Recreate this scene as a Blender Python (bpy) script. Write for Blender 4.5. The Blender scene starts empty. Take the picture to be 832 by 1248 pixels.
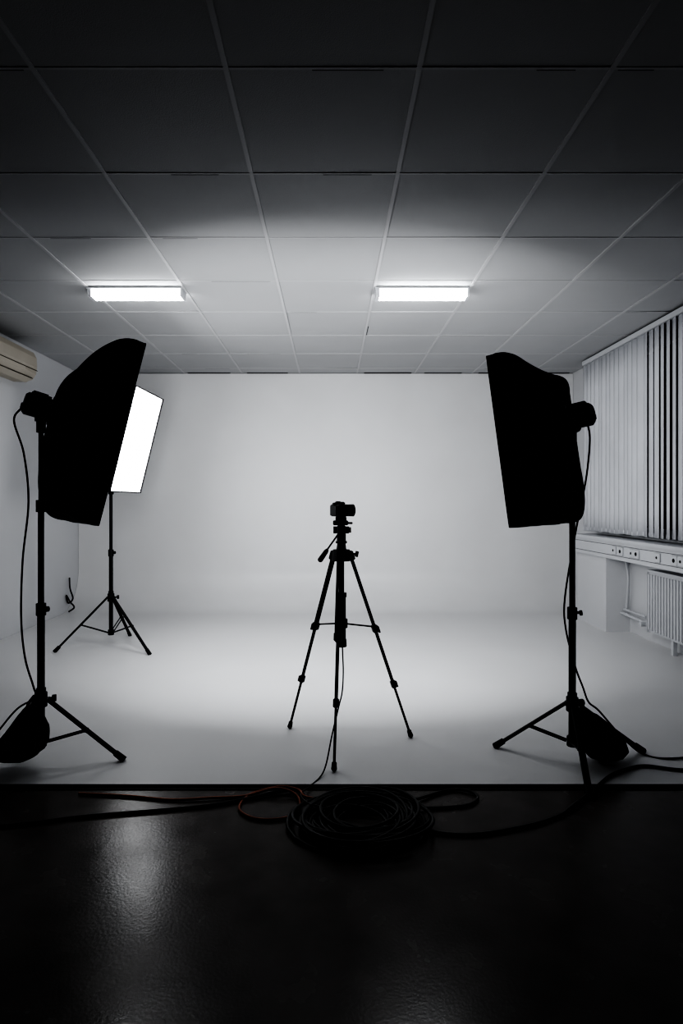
import bpy, math, random
from mathutils import Vector, Matrix, noise
random.seed(4)
scene = bpy.context.scene

# ------------------------------------------------------------------ materials
def new_mat(name, color, rough=0.6, metal=0.0, spec=0.5, emis=None, estr=0.0,
            bump=0.0, bscale=50.0, var=0.0, vscale=4.0, rvar=0.0, detail=4.0):
    m = bpy.data.materials.new(name); m.use_nodes = True
    nt = m.node_tree; b = nt.nodes['Principled BSDF']
    b.inputs['Base Color'].default_value = (*color, 1)
    b.inputs['Roughness'].default_value = rough
    b.inputs['Metallic'].default_value = metal
    b.inputs['Specular IOR Level'].default_value = spec
    if emis:
        b.inputs['Emission Color'].default_value = (*emis, 1)
        b.inputs['Emission Strength'].default_value = estr
    tc = nt.nodes.new('ShaderNodeTexCoord')
    if var > 0 or rvar > 0:
        n = nt.nodes.new('ShaderNodeTexNoise'); n.inputs['Scale'].default_value = vscale
        n.inputs['Detail'].default_value = detail
        nt.links.new(tc.outputs['Object'], n.inputs['Vector'])
        if var > 0:
            r = nt.nodes.new('ShaderNodeMapRange')
            r.inputs['From Min'].default_value = 0.3; r.inputs['From Max'].default_value = 0.7
            r.inputs['To Min'].default_value = 1 - var; r.inputs['To Max'].default_value = 1 + var * 0.3
            nt.links.new(n.outputs['Fac'], r.inputs['Value'])
            mx = nt.nodes.new('ShaderNodeVectorMath'); mx.operation = 'SCALE'
            mx.inputs[0].default_value = color
            nt.links.new(r.outputs['Result'], mx.inputs['Scale'])
            nt.links.new(mx.outputs['Vector'], b.inputs['Base Color'])
        if rvar > 0:
            r = nt.nodes.new('ShaderNodeMapRange')
            r.inputs['From Min'].default_value = 0.3; r.inputs['From Max'].default_value = 0.7
            r.inputs['To Min'].default_value = rough - rvar; r.inputs['To Max'].default_value = rough + rvar
            nt.links.new(n.outputs['Fac'], r.inputs['Value'])
            nt.links.new(r.outputs['Result'], b.inputs['Roughness'])
    if bump > 0:
        n2 = nt.nodes.new('ShaderNodeTexNoise'); n2.inputs['Scale'].default_value = bscale
        n2.inputs['Detail'].default_value = 3
        nt.links.new(tc.outputs['Object'], n2.inputs['Vector'])
        bp = nt.nodes.new('ShaderNodeBump'); bp.inputs['Strength'].default_value = bump
        bp.inputs['Distance'].default_value = 0.01
        nt.links.new(n2.outputs['Fac'], bp.inputs['Height'])
        nt.links.new(bp.outputs['Normal'], b.inputs['Normal'])
    return m

M_wall = new_mat('white_wall_paint', (0.60, 0.605, 0.62), 0.75, bump=0.04, bscale=90, var=0.03, vscale=1.5)
M_dwall = new_mat('unseen_wall_low_bounce', (0.03, 0.03, 0.032), 0.85, bump=0.08, bscale=90)  # dark tone added on unseen near walls to cut bounce light
M_cyc = new_mat('white_vinyl', (0.71, 0.71, 0.715), 0.42, spec=0.35, bump=0.015, bscale=25, var=0.03, vscale=2.2, rvar=0.06)
M_floor = new_mat('dark_linoleum', (0.130, 0.116, 0.108), 0.25, spec=0.35, bump=0.05, bscale=110, var=0.25, vscale=6, rvar=0.04)
M_edge = new_mat('black_edge_tape', (0.02, 0.018, 0.018), 0.7)
M_tile = new_mat('mineral_ceiling_tile', (0.455, 0.458, 0.466), 0.95, spec=0.05, bump=0.15, bscale=260, var=0.05, vscale=1.1)
M_bar = new_mat('ceiling_grid_bar', (0.50, 0.50, 0.51), 0.6, spec=0.2)
M_gap = new_mat('ceiling_gap', (0.06, 0.06, 0.06), 0.9)
M_black = new_mat('black_powder_metal', (0.010, 0.010, 0.011), 0.45, spec=0.35, bump=0.03, bscale=300)
M_plast = new_mat('black_plastic', (0.012, 0.012, 0.013), 0.5, spec=0.35, bump=0.03, bscale=200)
M_fab = new_mat('black_nylon', (0.006, 0.006, 0.0065), 0.75, spec=0.15, bump=0.15, bscale=240, var=0.3, vscale=7)
M_glass = new_mat('lens_glass', (0.01, 0.01, 0.02), 0.05, spec=0.9)
M_lit = new_mat('lit_diffuser', (0.8, 0.8, 0.8), 0.8, emis=(0.97, 0.985, 1.0), estr=12.0)
M_dim = new_mat('front_diffuser', (0.8, 0.8, 0.8), 0.8, emis=(0.97, 0.985, 1.0), estr=2.0)
M_tube = new_mat('fluorescent_diffuser', (0.9, 0.9, 0.9), 0.5, emis=(0.97, 0.985, 1.0), estr=38.0)
M_white = new_mat('white_enamel', (0.58, 0.59, 0.61), 0.4, var=0.03, vscale=5)
M_beige = new_mat('aged_ac_plastic', (0.48, 0.445, 0.385), 0.5, var=0.05, vscale=5)
M_slat = new_mat('blind_fabric', (0.68, 0.69, 0.72), 0.85, spec=0.1, bump=0.1, bscale=300, var=0.08, vscale=3)
M_night = new_mat('night_window_glass', (0.006, 0.007, 0.009), 0.08, spec=0.5, var=0.1, vscale=2)
M_cable = new_mat('black_rubber_cable', (0.006, 0.006, 0.006), 0.42, spec=0.6, bump=0.03, bscale=200)
M_orange = new_mat('orange_pvc_cable', (0.42, 0.17, 0.10), 0.5, spec=0.4, bump=0.03, bscale=200)

# ------------------------------------------------------------------ mesh builder
class MB:
    def __init__(s): s.v = []; s.f = []; s.m = []; s.sm = []
    def add(s, vs, fs, mi=0, smooth=False):
        o = len(s.v); s.v += [Vector(v) for v in vs]
        for f in fs:
            s.f.append([i + o for i in f]); s.m.append(mi); s.sm.append(smooth)
    def box(s, c, size, rot=None, mi=0):
        hx, hy, hz = [d / 2 for d in size]; c = Vector(c)
        vs = [Vector((x, y, z)) for x in (-hx, hx) for y in (-hy, hy) for z in (-hz, hz)]
        if rot is not None: vs = [rot @ v for v in vs]
        s.add([v + c for v in vs], [(0, 1, 3, 2), (4, 6, 7, 5), (0, 4, 5, 1), (2, 3, 7, 6), (0, 2, 6, 4), (1, 5, 7, 3)], mi)
    def bx(s, x0, x1, y0, y1, z0, z1, mi=0):
        s.box(((x0 + x1) / 2, (y0 + y1) / 2, (z0 + z1) / 2), (x1 - x0, y1 - y0, z1 - z0), None, mi)
    def bbox(s, c, size, rot, b, mi=0):
        """box with chamfered vertical+horizontal edges (bevel b)"""
        hx, hy, hz = [d / 2 for d in size]; c = Vector(c)
        rings = []
        for z, k in ((-hz, b), (-hz + b, 0), (hz - b, 0), (hz, b)):
            X = hx - k; Y = hy - k
            rings.append([(X - b, -Y), (X, -Y + b), (X, Y - b), (X - b, Y), (-X + b, Y), (-X, Y - b), (-X, -Y + b), (-X + b, -Y)])
            rings[-1] = [Vector((p[0], p[1], z)) for p in rings[-1]]
        vs = [v for r in rings for v in r]
        if rot is not None: vs = [rot @ v for v in vs]
        fs = []
        for r in range(3):
            for i in range(8):
                j = (i + 1) % 8
                fs.append((r * 8 + i, r * 8 + j, r * 8 + 8 + j, r * 8 + 8 + i))
        fs.append(tuple(range(7, -1, -1))); fs.append(tuple(range(24, 32)))
        s.add([v + c for v in vs], fs, mi)
    def cyl(s, p0, p1, r0, r1=None, seg=16, mi=0):
        if r1 is None: r1 = r0
        p0 = Vector(p0); p1 = Vector(p1); d = (p1 - p0).normalized()
        a = d.orthogonal().normalized(); b = d.cross(a)
        vs = []
        for p, r in ((p0, r0), (p1, r1)):
            for i in range(seg):
                t = 2 * math.pi * i / seg
                vs.append(p + (a * math.cos(t) + b * math.sin(t)) * r)
        s.add(vs, [(i, (i + 1) % seg, seg + (i + 1) % seg, seg + i) for i in range(seg)], mi, True)
        s.add(vs[:seg], [tuple(range(seg - 1, -1, -1))], mi); s.add(vs[seg:], [tuple(range(seg))], mi)
    def tube(s, pts, r, seg=8, sub=6, mi=0, smoothpath=True):
        P = [Vector(p) for p in pts]
        if smoothpath and len(P) > 2:
            Q = []
            E = [P[0] * 2 - P[1]] + P + [P[-1] * 2 - P[-2]]
            for i in range(1, len(E) - 2):
                for k in range(sub):
                    t = k / sub; p0, p1, p2, p3 = E[i - 1], E[i], E[i + 1], E[i + 2]
                    Q.append(0.5 * ((2 * p1) + (p2 - p0) * t + (2 * p0 - 5 * p1 + 4 * p2 - p3) * t * t + (3 * p1 - p0 - 3 * p2 + p3) * t ** 3))
            Q.append(P[-1]); P = Q
        n = None; vs = []
        for i, p in enumerate(P):
            d = (P[min(i + 1, len(P) - 1)] - P[max(i - 1, 0)])
            if d.length < 1e-9: d = Vector((0, 0, 1))
            d.normalize()
            if n is None: n = d.orthogonal().normalized()
            n = (n - d * n.dot(d))
            n = n.normalized() if n.length > 1e-6 else d.orthogonal().normalized()
            b = d.cross(n)
            for k in range(seg):
                t = 2 * math.pi * k / seg
                vs.append(p + (n * math.cos(t) + b * math.sin(t)) * r)
        fs = []
        for i in range(len(P) - 1):
            for k in range(seg):
                j = (k + 1) % seg
                fs.append((i * seg + k, i * seg + j, (i + 1) * seg + j, (i + 1) * seg + k))
        s.add(vs, fs, mi, True)
        s.add(vs[:seg], [tuple(range(seg - 1, -1, -1))], mi); s.add(vs[-seg:], [tuple(range(seg))], mi)
    def ball(s, c, r, sc=(1, 1, 1), mi=0, nu=16, nv=10):
        c = Vector(c); vs = []; fs = []
        for i in range(nv + 1):
            th = math.pi * i / nv
            for k in range(nu):
                ph = 2 * math.pi * k / nu
                vs.append(c + Vector((math.sin(th) * math.cos(ph) * r * sc[0], math.sin(th) * math.sin(ph) * r * sc[1], math.cos(th) * r * sc[2])))
        for i in range(nv):
            for k in range(nu):
                j = (k + 1) % nu
                fs.append((i * nu + k, (i + 1) * nu + k, (i + 1) * nu + j, i * nu + j))
        s.add(vs, fs, mi, True)
    def obj(s, name, mats, origin=(0, 0, 0), parent=None):
        o = Vector(origin)
        me = bpy.data.meshes.new(name)
        me.from_pydata([tuple(v - o) for v in s.v], [], s.f)
        if not isinstance(mats, (list, tuple)): mats = [mats]
        for m in mats: me.materials.append(m)
        me.polygons.foreach_set('material_index', s.m)
        me.polygons.foreach_set('use_smooth', s.sm)
        me.validate(); me.update()
        ob = bpy.data.objects.new(name, me); scene.collection.objects.link(ob)
        if parent: ob.parent = parent
        else: ob.location = o
        return ob

def empty(name, loc):
    e = bpy.data.objects.new(name, None); e.empty_display_size = 0.1
    scene.collection.objects.link(e); e.location = loc
    return e

# ------------------------------------------------------------------ room shell
XL, XR, YB, YF, H = -2.76, 2.65, 6.58, -1.6, 2.56
FZ = -0.012
m = MB(); m.bx(XL - .1, XR + .1, YF - .1, YB + .1, -0.12, FZ); m.obj('floor', M_floor, (0, 2.4, FZ))
m = MB(); m.bx(XL - .1, XR + .1, YB, YB + .1, FZ, H + .05); m.obj('wall_back', M_wall, (0, YB, 0))
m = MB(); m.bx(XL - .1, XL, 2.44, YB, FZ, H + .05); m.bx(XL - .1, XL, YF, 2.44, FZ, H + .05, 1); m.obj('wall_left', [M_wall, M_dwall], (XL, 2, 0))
m = MB(); m.bx(XL - .1, XR + .1, YF - .1, YF, FZ, H + .05); m.obj('wall_front', M_dwall, (0, YF, 0))  # unseen wall behind the camera, kept dark so the front stays dim
m = MB()
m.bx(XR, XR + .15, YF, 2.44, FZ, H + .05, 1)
m.bx(XR, XR + .15, 2.44, 3.0, FZ, H + .05)
m.bx(XR, XR + .15, 3.0, 5.92, FZ, 0.86)
m.bx(XR, XR + .15, 3.0, 5.92, 2.48, H + .05)
m.bx(XR, XR + .15, 5.92, YB, FZ, H + .05)
m.bx(2.44, XR, 5.32, 5.95, 0.0, 0.66)
m.obj('wall_right', [M_wall, M_dwall], (XR, 4, 0))

# cyclorama: white floor sheet that curves up the back wall
prof = [(2.446, 0.0)]
R = 0.42
for i in range(1, 8): prof.append((2.446 + (6.13 - 2.446) * i / 8, 0.0))
for i in range(0, 17):
    a = math.pi / 2 * i / 16
    prof.append((6.56 - R + R * math.sin(a), R - R * math.cos(a)))
prof.append((6.56, 1.5)); prof.append((6.56, 2.555))
m = MB(); vs = []; fs = []
x0, x1 = XL + .002, XR - .002
for (y, z) in prof: vs += [(x0, y, z), (x1, y, z)]
for i in range(len(prof) - 1): fs.append((2 * i, 2 * i + 1, 2 * i + 3, 2 * i + 2))
m.add(vs, fs, 0, True)
m.add([(x0, 2.446, 0), (x1, 2.446, 0), (x1, 2.440, -0.004), (x0, 2.440, -0.004), (x1, 2.440, FZ), (x0, 2.440, FZ)], [(0, 3, 2, 1), (3, 5, 4, 2)], 1)
m.obj('cyclorama_backdrop', [M_cyc, M_edge], (0, 2.446, 0))
m = MB(); m.bx(x0, x1, 2.420, 2.440, FZ, FZ + .003); m.obj('trim_1', M_edge, (0, 2.42, FZ))

# ceiling with tiles and grid
gx = [-0.341 + 0.628 * k for k in range(-4, 6)]
gy = [1.95 + 0.625 * k for k in range(-6, 8)]
xs = [XL] + [g for g in gx if XL + .02 < g < XR - .02] + [XR]
ys = [YF] + [g for g in gy if YF + .02 < g < YB - .05] + [YB]
m = MB()
m.bx(XL, XR, YF, YB, H + .02, H + .1, 2)
for i in range(len(xs) - 1):
    for j in range(len(ys) - 1):
        a, b, c, d = xs[i] + .006, xs[i + 1] - .006, ys[j] + .003, ys[j + 1] - .003
        dz = [random.uniform(0, .0025) for _ in range(4)]
        if random.random() < .18: dz[random.randrange(4)] += .006
        z = H + .001
        vs = [(a, c, z + dz[0]), (b, c, z + dz[1]), (b, d, z + dz[2]), (a, d, z + dz[3])]
        vs += [(v[0], v[1], H + .03) for v in vs]
        m.add(vs, [(0, 3, 2, 1), (0, 1, 5, 4), (1, 2, 6, 5), (2, 3, 7, 6), (3, 0, 4, 7)], 0)
for g in xs[1:-1]: m.bx(g - .009, g + .009, YF, YB, H - .002, H + .004, 1)
for g in ys[1:-1]:
    for i in range(len(xs) - 1):
        m.bx(xs[i] + .009, xs[i + 1] - .009, g - .005, g + .005, H - .0005, H + .003, 1)
        if random.random() < .35:
            w = random.uniform(.1, .4); s0 = random.uniform(xs[i] + .02, xs[i + 1] - .02 - w) if xs[i+1]-xs[i] > .5 else xs[i] + .02
            m.bx(s0, min(s0 + w, xs[i + 1] - .02), g + .006, g + .009, H - .0007, H + .003, 2)
m.bx(.296, .303, 4.82, 5.06, H - .001, H + .003, 2)
# dark shrinkage gaps where the ceiling meets the back wall
for i in range(len(xs) - 1):
    if random.random() < .8:
        a = xs[i] + random.uniform(.03, .2); b = xs[i + 1] - random.uniform(.03, .15)
        m.bx(a, b, 6.535, 6.557, H - .004, H + .01, 2)
m.obj('ceiling', [M_tile, M_bar, M_gap], (0, 2, H))

# ------------------------------------------------------------------ ceiling lights
def ceiling_light(xa, xb, y):
    e = empty('ceiling_light', ((xa + xb) / 2, y, H - .003)); o = e.location
    m = MB(); m.bx(xa, xb, y - .06, y + .06, H - .014, H - .003); m.obj('housing', M_white, o, e)
    m = MB()
    pr = [(y - .05, H - .014), (y - .05, H - .052), (y - .045, H - .058), (y + .045, H - .058), (y + .05, H - .052), (y + .05, H - .014)]
    vs = []
    n = len(pr)
    for X in (xa + .03, xb - .012): vs += [(X, p[0], p[1]) for p in pr]
    m.add(vs, [(i, i + 1, n + i + 1, n + i) for i in range(n - 1)], 0, False)
    m.obj('diffuser', M_tube, o, e)
    m = MB()
    for X0, X1 in ((xa + .006, xa + .03), (xb - .012, xb)):
        m.bx(X0, X1, y - .054, y + .054, H - .061, H - .012)
    m.obj('end_caps', M_white, o, e)
ceiling_light(-1.60, -.975, 3.98)
ceiling_light(.290, .905, 3.98)

# ------------------------------------------------------------------ window, blinds, trunking, radiator
e = empty('window_1', (XR + .05, 4.46, 1.67)); o = e.location
m = MB()
for (a, b, c, d) in ((3.0, 5.92, .86, .93), (3.0, 5.92, 2.41, 2.48), (3.0, 3.07, .93, 2.41), (5.85, 5.92, .93, 2.41), (4.42, 4.52, .93, 2.41)):
    m.bx(XR + .03, XR + .09, a, b, c, d)
m.obj('frame', M_white, o, e)
m = MB(); m.bx(XR + .055, XR + .065, 3.05, 5.87, .92, 2.42); m.obj('glass', M_night, o, e)
m = MB(); m.bx(XR + .01, XR + .03, 4.49, 4.51, 1.55, 1.68); m.obj('handle', M_plast, o, e)

e = empty('vertical_blinds', (2.52, 4.5, 2.5)); o = e.location
m = MB(); m.bx(2.50, 2.545, 3.1, 5.97, 2.505, 2.545)
m.bx(2.545, XR, 3.4, 3.44, 2.515, 2.54); m.bx(2.545, XR, 5.6, 5.64, 2.515, 2.54); m.obj('head_rail', M_white, o, e)
m = MB(); mw = MB()
y = 5.93; k = 0
while y > 3.15:
    if y > 4.88: th = math.radians(random.uniform(-14, -6))
    else: th = math.radians(10 + random.uniform(-5, 5))
    if y > 4.88 and k % 6 == 4: th = math.radians(3)
    w = .0445; bow = .004
    zt, zb = 2.503, .872 + random.uniform(-.004, .004)
    tw = math.radians(random.uniform(-4, 4))
    vs = []
    for zi in range(7):
        z = zt + (zb - zt) * zi / 6; t2 = th + tw * zi / 6
        for s in (-1, -.5, 0, .5, 1):
            cx = 2.522 + math.sin(t2) * w * s - math.cos(t2) * bow * (1 - s * s)
            cy = y + math.cos(t2) * w * s + math.sin(t2) * bow * (1 - s * s)
            vs.append((cx, cy, z))
    m.add(vs, [(r * 5 + c, r * 5 + c + 1, r * 5 + c + 6, r * 5 + c + 5) for r in range(6) for c in range(4)], 0, True)
    mw.box((2.522, y, zb + .02), (.004, .08, .03), Matrix.Rotation(-(th + tw), 3, 'Z'))
    y -= .080; k += 1
ob = m.obj('slats', M_slat, o, e)
sm = ob.modifiers.new('thick', 'SOLIDIFY'); sm.thickness = .0012
mw.obj('slat_weights', M_slat, o, e)
m = MB(); m.tube([(2.49, 5.90, 2.5), (2.488, 5.90, 1.5), (2.49, 5.9, .95), (2.50, 5.905, .93)], .002, 6); m.obj('bead_chain', M_white, o, e)

e = empty('cable_trunking', (2.5, 4.5, .75)); o = e.location
m = MB()
m.bx(2.41, XR, 3.0, 5.95, .662, .815)
m.bx(2.385, XR, 3.0, 5.97, .815, .840)
m.bx(2.402, 2.412, 3.0, 5.95, .80, .815)
m.obj('channel_body', M_white, o, e)
m = MB()
m.bx(2.4075, 2.412, 3.0, 5.95, .695, .698); m.bx(2.4075, 2.412, 3.0, 5.95, .782, .785)
m.obj('cover_seams', M_plast, o, e)
m = MB(); m2 = MB()
for i, yy in enumerate((5.10, 4.98, 4.80, 4.72, 4.42, 4.20, 4.12, 3.8, 3.6)):
    m.bbox((2.404, yy, .74), (.012, .074, .07), None, .004)
    m2.cyl((2.3985, yy, .74), (2.396, yy, .74), .015 if i % 2 else .010, seg=16)
m.obj('socket_plates', M_white, o, e); m2.obj('socket_faces', M_plast, o, e)

e = empty('radiator', (2.57, 4.1, .1)); o = e.location
m = MB()
ya, yb = 3.2, 4.80
m.bx(2.545, 2.60, ya, yb, .115, .595)
y = ya + .02
while y < yb - .01:
    m.box((2.538, y, .355), (.016, .020, .44), None); y += .040
m.bx(2.528, 2.61, ya, yb, .595, .612); m.bx(2.53, 2.605, ya - .006, ya, .11, .61); m.bx(2.53, 2.605, yb, yb + .006, .11, .61)
m.obj('panel', M_white, o, e)
m = MB()
for yy in (3.5, 4.5):
    m.bx(2.58, 2.648, yy - .015, yy + .015, .2, .5)
    m.bx(2.56, 2.59, yy - .015, yy + .015, 0.0, .12)
m.obj('brackets', M_white, o, e)
m = MB()
m.tube([(2.575, 4.80, .16), (2.575, 4.9, .16), (2.575, 5.05, .165), (2.575, 5.318, .17)], .013, 10)
m.tube([(2.60, 4.95, .20), (2.60, 5.1, .2), (2.6, 5.318, .2)], .011, 10)
m.cyl((2.575, 4.84, .16), (2.575, 4.90, .16), .024); m.cyl((2.575, 4.87, .16), (2.51, 4.87, .16), .018, .02)
m.obj('pipes', M_white, o, e)
m = MB(); m.tube([(2.60, 5.30, .655), (2.60, 5.25, .5), (2.60, 5.26, .35), (2.6, 5.28, .2)], .008, 8); m.obj('riser', M_white, o, e)

# ------------------------------------------------------------------ air conditioner
e = empty('air_conditioner', (XL, 4.84, 2.3)); o = e.location
m = MB(); prof = []
pts = [(0, 2.20), (.10, 2.195), (.165, 2.215), (.195, 2.26), (.205, 2.32), (.20, 2.40), (.175, 2.45), (.12, 2.47), (0, 2.47)]
ya, yb = 4.42, 5.24
secs = [(ya, .9), (ya + .02, 1), (yb - .02, 1), (yb, .9)]
vs = []
for (yy, k) in secs:
    for (dx, z) in pts: vs.append((XL + dx * k + .001, yy, 2.335 + (z - 2.335) * (k if k == 1 else .95)))
n = len(pts); fs = []
for r in range(3):
    for i in range(n):
        j = (i + 1) % n; fs.append((r * n + i, r * n + j, (r + 1) * n + j, (r + 1) * n + i))
m.add(vs, fs, 0, False); m.add(vs[:n], [tuple(range(n - 1, -1, -1))]); m.add(vs[-n:], [tuple(range(n))])
m.obj('body', M_beige, o, e)
m = MB()
m.box((XL + .150, 4.83, 2.207), (.075, .70, .006), Matrix.Rotation(-.35, 3, 'Y'))
m.box((XL + .2035, 4.83, 2.292), (.004, .80, .004), None)
for i in range(5): m.bx(XL + .03 + .022 * i, XL + .04 + .022 * i, ya + .06, yb - .06, 2.469, 2.474)
m.obj('louver_slots', M_plast, o, e)
m = MB(); m.box((XL + .160, 4.83, 2.199), (.06, .68, .005), Matrix.Rotation(-.5, 3, 'Y')); m.box((XL + .1985, 5.10, 2.28), (.01, .12, .012)); m.obj('louver_flap', M_beige, o, e)

# ------------------------------------------------------------------ softbox on light stand
def softbox_stand(px, py, az, rad, zc, zb, ring, yaw, tilt, near_mid, W, Hh, diff_mat, floor_z=(0, 0, 0), pw=(2.2, .7), sag=.05):
    """px,py: pole; az: leg azimuths; ring: light-head centre; yaw: facing azimuth of light; near_mid: face centre"""
    e = empty('softbox_light_stand', (px, py, 0)); o = e.location
    P = Vector((px, py, 0))
    a = Vector((math.cos(yaw) * math.cos(tilt), math.sin(yaw) * math.cos(tilt), -math.sin(tilt)))
    u = Vector((-math.sin(yaw), math.cos(yaw), 0)); v = a.cross(u) * -1
    if v.z < 0: v = -v
    ringp = Vector(ring); F = Vector(near_mid)
    # --- stand
    zt = ringp.z - .06
    m = MB()
    z1 = zb + (zt - zb) * .42; z2 = zb + (zt - zb) * .74
    m.cyl(P + Vector((0, 0, zb)), P + Vector((0, 0, z1)), .0155)
    m.cyl(P + Vector((0, 0, z1)), P + Vector((0, 0, z2)), .0125)
    m.cyl(P + Vector((0, 0, z2)), P + Vector((0, 0, zt)), .0105)
    m.obj('pole', M_black, o, e)
    m = MB()
    for z in (z1, z2):
        m.cyl(P + Vector((0, 0, z - .03)), P + Vector((0, 0, z + .022)), .021)
        m.cyl(P + Vector((0, 0, z)), P + Vector((.032, -.012, z)), .006); m.cyl(P + Vector((.028, -.012, z - .001)), P + Vector((.038, -.014, z)), .012)
    m.cyl(P + Vector((0, 0, zc - .03)), P + Vector((0, 0, zc + .03)), .026)
    m.cyl(P + Vector((0, 0, zc + .03)), P + Vector((0, 0, zc + .05)), .020)
    m.cyl(P + Vector((0, 0, zb - .01)), P + Vector((0, 0, zb + .03)), .023)
    m.cyl(P + Vector((0, 0, zc)), P + Vector((.045, .02, zc)), .006); m.cyl(P + Vector((.04, .018, zc)), P + Vector((.056, .024, zc)), .015)
    m.obj('collars_and_knobs', M_plast, o, e)
    m = MB(); mf = MB()
    for i, A in enumerate(az):
        d = Vector((math.cos(A), math.sin(A), 0)); t = Vector((-d.y, d.x, 0))
        r = rad[i]; fz = floor_z[i]
        foot = P + d * r + Vector((0, 0, fz + .012)); top = P + d * .028 + Vector((0, 0, zc))
        for s in (-1, 1): m.cyl(top + t * .006 * s, foot + t * .006 * s, .0075, seg=8)
        mid = top.lerp(foot, .52); bot = P + d * .024 + Vector((0, 0, zb + .01))
        for s in (-1, 1): m.cyl(bot + t * .011 * s, mid + t * .011 * s, .0042, seg=8)
        m.cyl(mid - t * .016, mid + t * .016, .006, seg=8); m.cyl(top - t * .018, top + t * .018, .007, seg=8)
        dd = (foot - top).normalized()
        mf.cyl(foot - dd * .04, foot + dd * .012, .0135, .015, seg=12)
    m.obj('legs', M_black, o, e); mf.obj('rubber_feet', M_plast, o, e)
    # --- tilt bracket and flash head
    m = MB()
    m.cyl(P + Vector((0, 0, zt - .05)), P + Vector((0, 0, zt + .02)), .019)
    m.box(P + Vector((0, 0, zt + .025)), (.045, .045, .05), Matrix.Rotation(yaw, 3, 'Z'))
    m.cyl(P + u * .05 + Vector((0, 0, zt + .02)), P - u * .05 + Vector((0, 0, zt + .02)), .012)
    m.cyl(P - u * .045 + Vector((0, 0, zt + .02)), P - u * .062 + Vector((0, 0, zt + .02)), .020)
    m.obj('tilt_bracket', M_plast, o, e)
    m = MB()
    m.cyl(ringp - a * .060, ringp + a * .055, .050, seg=24)
    m.cyl(ringp - a * .070, ringp - a * .060, .040, .050, seg=24)
    m.cyl(ringp + a * .04, ringp + a * .065, .066, seg=24)
    Rm = Matrix((a, u, v)).transposed()
    m.box(ringp - a * .01 + v * .045, (.08, .035, .02), Rm)
    m.box(ringp - a * .015 + v * .056, (.06, .022, .012), Rm)
    m.box(ringp - a * .073 - v * .015, (.01, .03, .02), Rm)
    m.obj('flash_head', M_plast, o, e)
    # --- soft box fabric
    S = ringp + a * .05
    N = 16; K = 8
    def section(t, inset=0.0, conc=.035):
        s = .13 + .87 * (1 - (1 - t) ** pw[0]) ** pw[1]
        k = (t * (1 - t)) * 4
        c = S.lerp(F, t) - v * sag * (math.sin(math.pi * t ** .6))
        hw = W / 2 * s - inset; hh = Hh / 2 * s - inset
        out = []
        cor = [(-1, -1), (1, -1), (1, 1), (-1, 1)]
        for q in range(4):
            x0, y0 = cor[q]; x1, y1 = cor[(q + 1) % 4]
            for j in range(K):
                f = j / K; X = x0 + (x1 - x0) * f; Y = y0 + (y1 - y0) * f
                dip = 1 - conc * math.sin(math.pi * f) * k
                if q % 2 == 0: Y *= dip
                else: X *= dip
                wob = 1 + .006 * noise.noise(Vector((X * 2, Y * 2, t * 5)))
                out.append(c + u * (X * hw * wob) + v * (Y * hh * wob))
        return out
    m = MB(); vs = []; nn = 4 * K
    for i in range(N + 1):
        t = (i / N) ** 1.7
        vs += section(t)
    lip = F + a * .035
    cor = section(1)
    vs += [p + a * .035 for p in cor]
    fs = [(i * nn + j, i * nn + (j + 1) % nn, (i + 1) * nn + (j + 1) % nn, (i + 1) * nn + j) for i in range(N + 1) for j in range(nn)]
    m.add(vs, fs, 0, False)
    ob = m.obj('fabric_shell', M_fab, o, e)
    md = ob.modifiers.new('thick', 'SOLIDIFY'); md.thickness = .004; md.offset = 0
    # ribs and piping
    m = MB()
    for q in range(4):
        m.tube([section((i / N) ** 1.7)[q * K] for i in range(N + 1)], .0035, 6, sub=2)
    cl = [p + a * .035 for p in section(1)]
    m.tube(cl + [cl[0]], .0045, 6, smoothpath=False)
    m.obj('ribs_and_piping', M_plast, o, e)
    # diffuser cloth
    m = MB(); G = 4; vs = []
    for i in range(G + 1):
        for j in range(G + 1):
            X = -1 + 2 * i / G; Y = -1 + 2 * j / G
            vs.append(F + a * (.028 + .006 * (1 - X * X) * (1 - Y * Y)) + u * (X * (W / 2 - .006)) + v * (Y * (Hh / 2 - .006)))
    m.add(vs, [(i * (G + 1) + j, (i + 1) * (G + 1) + j, (i + 1) * (G + 1) + j + 1, i * (G + 1) + j + 1) for i in range(G) for j in range(G)], 0, True)
    m.obj('diffuser', diff_mat, o, e)
    return e

def D(*a): return [math.radians(x) for x in a]

def flash_lamp(parent, pos, target, watts, spread, sx, sy):
    ld = bpy.data.lights.new('flash_lamp', 'AREA'); ld.shape = 'RECTANGLE'; ld.size = sx; ld.size_y = sy
    ld.energy = watts; ld.spread = math.radians(spread); ld.color = (.97, .985, 1.0)
    ob = bpy.data.objects.new('flash_lamp', ld); scene.collection.objects.link(ob)
    ob.parent = parent; ob.location = Vector(pos) - parent.location
    ob.rotation_euler = (Vector(target) - Vector(pos)).to_track_quat('-Z', 'Y').to_euler()

# left front
yaw = math.radians(34); t = math.radians(14)
near = Vector((-.879, 2.531, 1.444))
F = near + Vector((-math.sin(yaw), math.cos(yaw), 0)) * .30
ax_ = Vector((math.cos(yaw) * math.cos(t), math.sin(yaw) * math.cos(t), -math.sin(t)))
F -= ax_ * .035
S_left = softbox_stand(-1.27, 2.63, D(6, 128, 246), (.345, .345, .345), .285, .09, (-1.27, 2.63, 1.565), yaw, t, F, .60, .80, M_dim, floor_z=(0, 0, FZ), pw=(2.3, .62), sag=.035)
flash_lamp(S_left, F + ax_ * .17, (.35, 6.5, 1.35), 44, 155, .5, .7)
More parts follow.
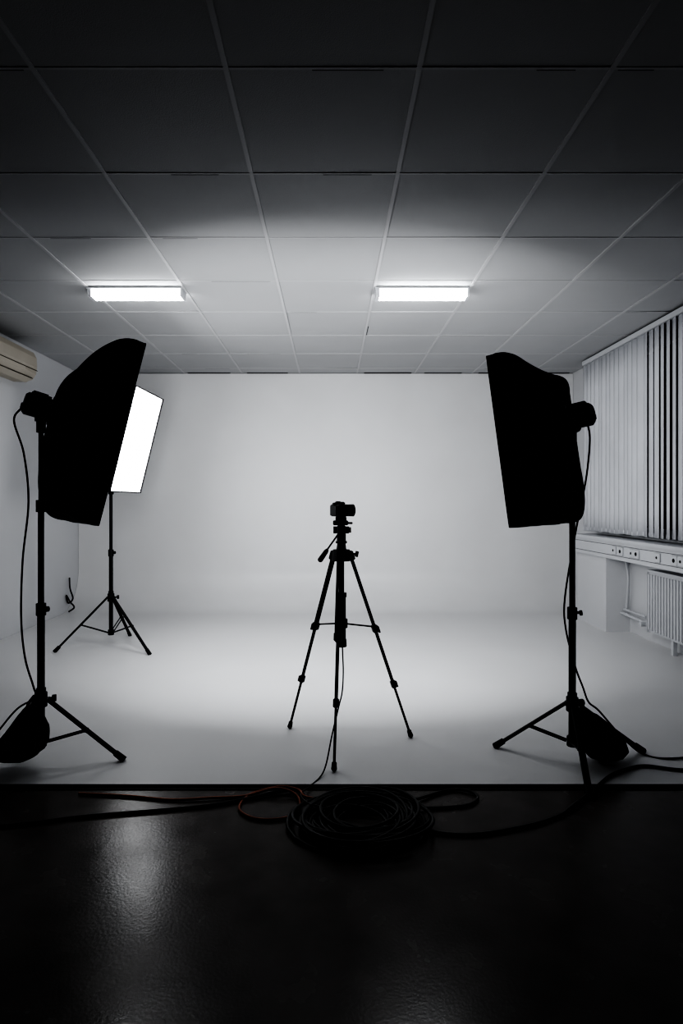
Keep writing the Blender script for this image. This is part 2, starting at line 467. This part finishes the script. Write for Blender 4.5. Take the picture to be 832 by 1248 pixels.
# right front
yaw = math.radians(180 - 40); t = math.radians(8)
near = Vector((.716, 2.567, 1.413))
F = near + Vector((math.sin(math.radians(40)), math.cos(math.radians(40)), 0)) * .30
ax_ = Vector((math.cos(yaw) * math.cos(t), math.sin(yaw) * math.cos(t), -math.sin(t)))
F -= ax_ * .035
S_right = softbox_stand(1.07, 2.66, D(153, 260, 15), (.33, .305, .37), .255, .08, (1.085, 2.65, 1.525), yaw, t, F, .60, .745, M_dim, floor_z=(0, FZ, 0), pw=(2.9, .52), sag=.05)
flash_lamp(S_right, F + ax_ * .15, (-.15, 6.5, 1.35), 44, 155, .5, .65)
# rear left, lit, facing across the set
yaw = math.radians(-3); t = math.radians(14)
softbox_stand(-1.74, 4.75, D(203, 328, 88), (.40, .44, .40), .396, .11, (-1.76, 4.74, 1.70), yaw, t, (-1.54, 4.70, 1.625), .60, .80, M_lit, pw=(2.4, .65), sag=.02)

# ------------------------------------------------------------------ sandbags
def sandbag(prof, y, depth, strap_to, seed):
    """saggy sack draped over a stand leg. prof: rows (x_left, x_right, z) from top to bottom"""
    m = MB(); nu = 28; vs = []; fs = []
    P = [Vector(p) for p in prof]; rows = []
    for i in range(len(P) - 1):
        for k in range(4): rows.append(P[i].lerp(P[i + 1], k / 4))
    rows.append(P[-1]); n_ = len(rows)
    for i, (xa, xb, z) in enumerate(rows):
        f = i / (n_ - 1); cx = (xa + xb) / 2; w = (xb - xa) / 2
        dp = depth * math.sin(math.pi * min(1, f * .80 + .10)) ** .6
        for k in range(nu):
            ph = 2 * math.pi * k / nu
            n = 1 + .10 * noise.noise(Vector((math.cos(ph) * 2.6, math.sin(ph) * 2.6, f * 4 + seed))) + .03 * math.cos(ph * 6 + f * 4)
            c_, s_ = math.cos(ph), math.sin(ph)
            vs.append((cx + abs(c_) ** .8 * (1 if c_ > 0 else -1) * w * n, y + s_ * dp * n, z + .006 * noise.noise(Vector((ph, f * 6, seed)))))
    nv = n_ - 1
    for i in range(nv):
        for k in range(nu):
            j = (k + 1) % nu; fs.append((i * nu + k, (i + 1) * nu + k, (i + 1) * nu + j, i * nu + j))
    fs.append(tuple(range(nu))); fs.append(tuple(nv * nu + k for k in range(nu - 1, -1, -1)))
    m.add(vs, fs, 0, True)
    s = Vector(strap_to); x_ = (prof[0][0] + prof[0][1]) / 2
    m.tube([(x_ - .01, y, prof[0][2] - .01), (x_, y - .01, prof[0][2] + .015), s], .007, 6)
    m.tube([(x_ + .012, y, prof[0][2] - .01), (x_ + .014, y + .012, prof[0][2] + .015), s + Vector((.01, .01, 0))], .007, 6)
    m.obj('sandbag', M_fab, (x_, y, 0))
sandbag([(-1.305, -1.275, .275), (-1.335, -1.25, .235), (-1.375, -1.222, .18), (-1.43, -1.215, .12), (-1.46, -1.235, .085), (-1.44, -1.28, .06), (-1.40, -1.32, .055)], 2.57, .085, (-1.285, 2.60, .31), 1.0)
sandbag([(1.10, 1.125, .225), (1.092, 1.19, .20), (1.09, 1.25, .15), (1.095, 1.30, .095), (1.115, 1.31, .055), (1.14, 1.29, .025), (1.17, 1.25, .012)], 2.67, .085, (1.085, 2.645, .27), 5.0)

# ------------------------------------------------------------------ tripod
e = empty('camera_tripod', (.05, 2.85, 0)); o = e.location; E_tripod = e
C = Vector((.05, 2.85, 0)); hz = .905
feet = [Vector((.014, 2.563, 0)), Vector((-.208, 3.046, 0)), Vector((.389, 2.929, 0))]
mt = MB(); mp = MB(); mr = MB()
for ft in feet:
    d = (ft - C); d.z = 0; d.normalize(); t = Vector((-d.y, d.x, 0))
    top = C + d * .045 + Vector((0, 0, hz - .01)); foot = ft + Vector((0, 0, .012))
    L = foot - top
    p1 = top + L * .40; p2 = top + L * .71
    for s in (-1, 1): mt.cyl(top + t * .0105 * s, p1 + t * .0105 * s, .0062, seg=10)
    mt.cyl(top + L * .20, p2, .0082, seg=12)
    mt.cyl(p2, foot, .0062, seg=12)
    dn = L.normalized()
    Rm = Matrix((t, dn.cross(t), dn)).transposed()
    mp.bbox(top, (.038, .030, .045), Rm, .004)
    mp.bbox(p1, (.038, .026, .040), Rm, .005)
    mp.bbox(p2, (.026, .024, .038), Rm, .004)
    mp.box(p1 + d * .018 + Vector((0, 0, -.004)), (.020, .008, .032), Rm)
    mp.box(p2 + d * .015, (.016, .008, .028), Rm)
    # spreader arm
    q = top + L * .39
    mt.box((C + Vector((0, 0, .575)) + q) / 2, (.014, (q - C - Vector((0, 0, .575))).length, .006),
           Matrix((t, (q - C - Vector((0, 0, .575))).normalized(), (t.cross((q - C - Vector((0, 0, .575))).normalized())))).transposed())
    mr.cyl(foot - dn * .025, foot + dn * .004, .0105, .0125, seg=12)
    mr.ball(foot + Vector((0, 0, .001)), .0125)
mt.obj('legs_and_spreader', M_black, o, e); mp.obj('leg_clamps', M_plast, o, e); mr.obj('rubber_feet', M_plast, o, e)
m = MB()
m.cyl(C + Vector((0, 0, .47)), C + Vector((0, 0, .99)), .0135)
m.cyl(C + Vector((0, 0, .50)), C + Vector((0, 0, .70)), .0215)
m.cyl(C + Vector((0, 0, .465)), C + Vector((0, 0, .50)), .026, .024)
m.cyl(C + Vector((0, 0, .555)), C + Vector((0, 0, .595)), .030)
m.cyl(C + Vector((0, 0, .70)), C + Vector((0, 0, .72)), .025)
m.obj('centre_column', M_black, o, e)
m = MB()
m.cyl(C + Vector((0, 0, .872)), C + Vector((0, 0, .925)), .046, .040, seg=24)
m.cyl(C + Vector((0, 0, .925)), C + Vector((0, 0, .955)), .024, .020)
m.cyl(C + Vector((.02, 0, .905)), C + Vector((.075, -.02, .905)), .005); m.cyl(C + Vector((.07, -.02, .893)), C + Vector((.075, -.022, .918)), .008)
m.cyl(C + Vector((0, 0, .955)), C + Vector((0, 0, .965)), .027)
m.cyl(C + Vector((0, 0, .965)), C + Vector((0, 0, .998)), .022)
m.bbox(C + Vector((0, 0, 1.018)), (.042, .048, .045), None, .006)
m.cyl(C + Vector((-.038, 0, 1.018)), C + Vector((.036, 0, 1.018)), .017)
m.cyl(C + Vector((.030, 0, 1.018)), C + Vector((.046, 0, 1.018)), .013)
m.bbox(C + Vector((-.004, 0, 1.052)), (.072, .058, .022), None, .004)
m.bbox(C + Vector((-.002, 0, 1.072)), (.052, .045, .018), None, .003)
m.cyl(C + Vector((.02, -.03, 1.052)), C + Vector((.05, -.045, 1.052)), .005)
m.obj('pan_head', M_plast, o, e)
m = MB()
h0 = C + Vector((-.018, -.015, .995)); h1 = C + Vector((-.055, -.05, .945)); h2 = C + Vector((-.098, -.085, .885))
m.tube([h0, h1, h1.lerp(h2, .4)], .0042, 8)
m.cyl(h1.lerp(h2, .25), h1.lerp(h2, .4), .007, .011); m.cyl(h1.lerp(h2, .4), h2, .011, .0125)
m.ball(h2, .0125)
m.obj('pan_handle', M_plast, o, e)

# ------------------------------------------------------------------ camera
e = empty('digital_camera', (.045, 2.85, 1.081)); o = e.location
A = math.radians(22)
ax = Vector((math.cos(A), math.sin(A), 0)); sd = Vector((-math.sin(A), math.cos(A), 0)); up = Vector((0, 0, 1))
Rm = Matrix((ax, sd, up)).transposed()
B = Vector((.038, 2.85, 1.081))
m = MB()
m.bbox(B + up * .030, (.048, .112, .058), Rm, .006)
m.bbox(B + up * .031 - sd * .046 + ax * .014, (.034, .024, .056), Rm, .006)
m.bbox(B + up * .063 + ax * .004, (.046, .036, .016), Rm, .005)
m.cyl(B + up * .058 - sd * .038, B + up * .066 - sd * .038, .010)
m.cyl(B + up * .058 + sd * .038, B + up * .065 + sd * .038, .012)
m.box(B + up * .072 - ax * .004, (.018, .018, .003), Rm)
m.box(B + up * .028 - ax * .027, (.006, .075, .045), Rm)
m.bbox(B + up * .060 - ax * .024, (.012, .024, .014), Rm, .003)
m.obj('body', M_plast, o, e)
m = MB(); Lc = B + up * .030
m.cyl(Lc + ax * .022, Lc + ax * .034, .029, seg=28); m.cyl(Lc + ax * .034, Lc + ax * .058, .0265, seg=28)
m.cyl(Lc + ax * .058, Lc + ax * .074, .029, .030, seg=28)
for i in range(20):
    tt = 2 * math.pi * i / 20
    m.box(Lc + ax * .046 + (sd * math.cos(tt) + up * math.sin(tt)) * .027, (.018, .003, .003), Rm)
m.obj('lens', M_plast, o, e)
m = MB(); m.cyl(Lc + ax * .0745, Lc + ax * .0755, .024, seg=28); m.obj('front_element', M_glass, o, e)
m = MB(); m.tube([B + up * .05 - sd * .058, B + up * .035 - sd * .066, B + up * .01 - sd * .066 - ax * .01, B + up * .02 - sd * .062 - ax * .02, B + up * .05 - sd * .058 - ax * .01], .002, 6); m.obj('strap_lug', M_plast, o, e)

# ------------------------------------------------------------------ cables
def cable(name, pts, r, mat, parent=None):
    m = MB(); m.tube(pts, r, 8, 8)
    return m.obj(name, mat, parent.location if parent else pts[0], parent)
g = FZ + .006
m = MB(); pts = []
turns = 10
for i in range(turns * 14):
    th = 2 * math.pi * i / 14; k = i / (turns * 14)
    rr = .165 + .035 * math.sin(i * .37) + .02 * noise.noise(Vector((i * .13, 1, 2)))
    z = g + .004 + .038 * abs(math.sin(k * 9.2)) * (.6 + .4 * math.sin(th + k * 3))
    pts.append((.112 + rr * 1.08 * math.cos(th) + .02 * math.sin(k * 13), 2.175 + rr * .98 * math.sin(th) + .012 * math.cos(k * 11), max(z, g)))
m.tube(pts, .0065, 8, 3)
for q in range(11):
    rr = .085 + .012 * q
    ox = .05 * math.sin(q * 2.4); oy = .028 * math.cos(q * 1.7)
    pts = [(.112 + ox + rr * (1.15 + .12 * math.sin(q)) * math.cos(2 * math.pi * i / 16 + q), 2.165 + oy + rr * .9 * math.sin(2 * math.pi * i / 16 + q), g + .006 + .007 * (q % 5) + .006 * math.sin(i * .8 + q)) for i in range(17)]
    m.tube(pts, .0065, 8, 3)
# loop leaving to the right and the tail
m.tube([(.25, 2.27, g + .02), (.339, 2.330, g + .004), (.467, 2.405, g), (.545, 2.40, g + .002), (.575, 2.35, g), (.522, 2.29, g), (.395, 2.268, g), (.30, 2.255, g + .01), (.24, 2.22, g + .02)], .0058, 8, 8)
m.obj('coiled_cable', M_cable, (.112, 2.19, FZ))
cable('power_cable', [(.26, 2.26, g + .02), (.30, 2.20, g + .006), (.34, 2.115, g), (.491, 2.086, g), (.694, 2.139, g), (.84, 2.21, g), (.93, 2.285, g + .006), (1.05, 2.40, g + .004), (1.16, 2.50, .007), (1.25, 2.56, .007), (1.36, 2.60, .007), (1.50, 2.56, .007), (1.75, 2.55, .007), (2.1, 2.6, .007)], .0065, M_cable)
cable('power_cable', [(-2.3, 2.12, g), (-1.7, 2.10, g), (-1.185, 2.14, g), (-.917, 2.205, g), (-.626, 2.254, g), (-.42, 2.30, g), (-.238, 2.375, g + .003), (-.15, 2.40, g + .003), (-.10, 2.36, g + .004), (-.08, 2.26, g + .012), (-.02, 2.18, g + .03)], .0065, M_cable)
cable('extension_cable', [(-.02, 2.30, g + .012), (-.10, 2.33, g + .013), (-.13, 2.385, g + .013), (-.209, 2.415, g + .011), (-.32, 2.37, g), (-.345, 2.26, g), (-.27, 2.19, g), (-.16, 2.20, g), (-.118, 2.28, g), (-.14, 2.36, g + .008), (-.22, 2.385, g + .018), (-.34, 2.36, g), (-.48, 2.34, g + .002), (-.62, 2.33, g), (-.8, 2.36, g), (-1.0, 2.38, g)], .005, M_orange)
# thin lead from the camera down the front leg to the coil
cable('trailing_lead', [(.052, 2.69, .50), (.055, 2.66, .40), (.05, 2.63, .32), (.035, 2.615, .26), (.005, 2.60, .14), (-.02, 2.565, .03), (-.045, 2.50, .004), (-.09, 2.42, g + .006), (-.118, 2.345, g + .016), (-.09, 2.25, g + .03), (-.04, 2.20, g + .04)], .003, M_cable, E_tripod)
# leads hanging from the two front flash heads
cable('hanging_lead', [(-1.330, 2.585, 1.56), (-1.362, 2.58, 1.50), (-1.33, 2.60, 1.36), (-1.32, 2.62, 1.15), (-1.345, 2.62, .90), (-1.352, 2.62, .65), (-1.335, 2.62, .47), (-1.30, 2.625, .34), (-1.285, 2.61, .30), (-1.38, 2.64, .24), (-1.47, 2.66, .14), (-1.56, 2.66, .03), (-1.7, 2.6, .006), (-1.95, 2.55, .006)], .0042, M_cable, S_left)
cable('hanging_lead', [(1.12, 2.62, 1.50), (1.135, 2.63, 1.42), (1.135, 2.67, 1.25), (1.09, 2.68, 1.00), (1.045, 2.68, .72), (1.05, 2.68, .58), (1.09, 2.68, .42), (1.13, 2.69, .32), (1.16, 2.70, .25), (1.22, 2.73, .20), (1.33, 2.76, .08), (1.42, 2.72, .006), (1.55, 2.68, .006), (1.9, 2.78, .006), (2.2, 2.9, .006)], .0042, M_cable, S_right)
# cord lying in the back left corner
cable('wall_cord', [(-2.735, 6.28, .36), (-2.72, 6.26, .25), (-2.70, 6.28, .14), (-2.735, 6.25, .10), (-2.745, 6.23, .18), (-2.70, 6.21, .12), (-2.66, 6.22, .06), (-2.70, 6.18, .02)], .008, M_cable)

# ------------------------------------------------------------------ world, camera, view
w = bpy.data.worlds.new('night'); scene.world = w; w.use_nodes = True
w.node_tree.nodes['Background'].inputs['Color'].default_value = (.6, .7, 1, 1)
w.node_tree.nodes['Background'].inputs['Strength'].default_value = 0.0015

cd = bpy.data.cameras.new('camera'); cam = bpy.data.objects.new('camera', cd); scene.collection.objects.link(cam)
cam.location = (0, 0, 1.15); cam.rotation_euler = (math.radians(90), 0, 0)
cd.sensor_fit = 'AUTO'; cd.sensor_width = 36; cd.lens = 36 * 731 / 1248
cd.shift_x = 13 / 1248; cd.shift_y = -12 / 1248
cd.clip_start = .05
scene.camera = cam
try:
    scene.view_settings.view_transform = 'AgX'
    scene.view_settings.look = 'AgX - Very High Contrast'
except Exception as ex: print(ex)
scene.view_settings.exposure = -0.05
scene.view_settings.gamma = 0.5
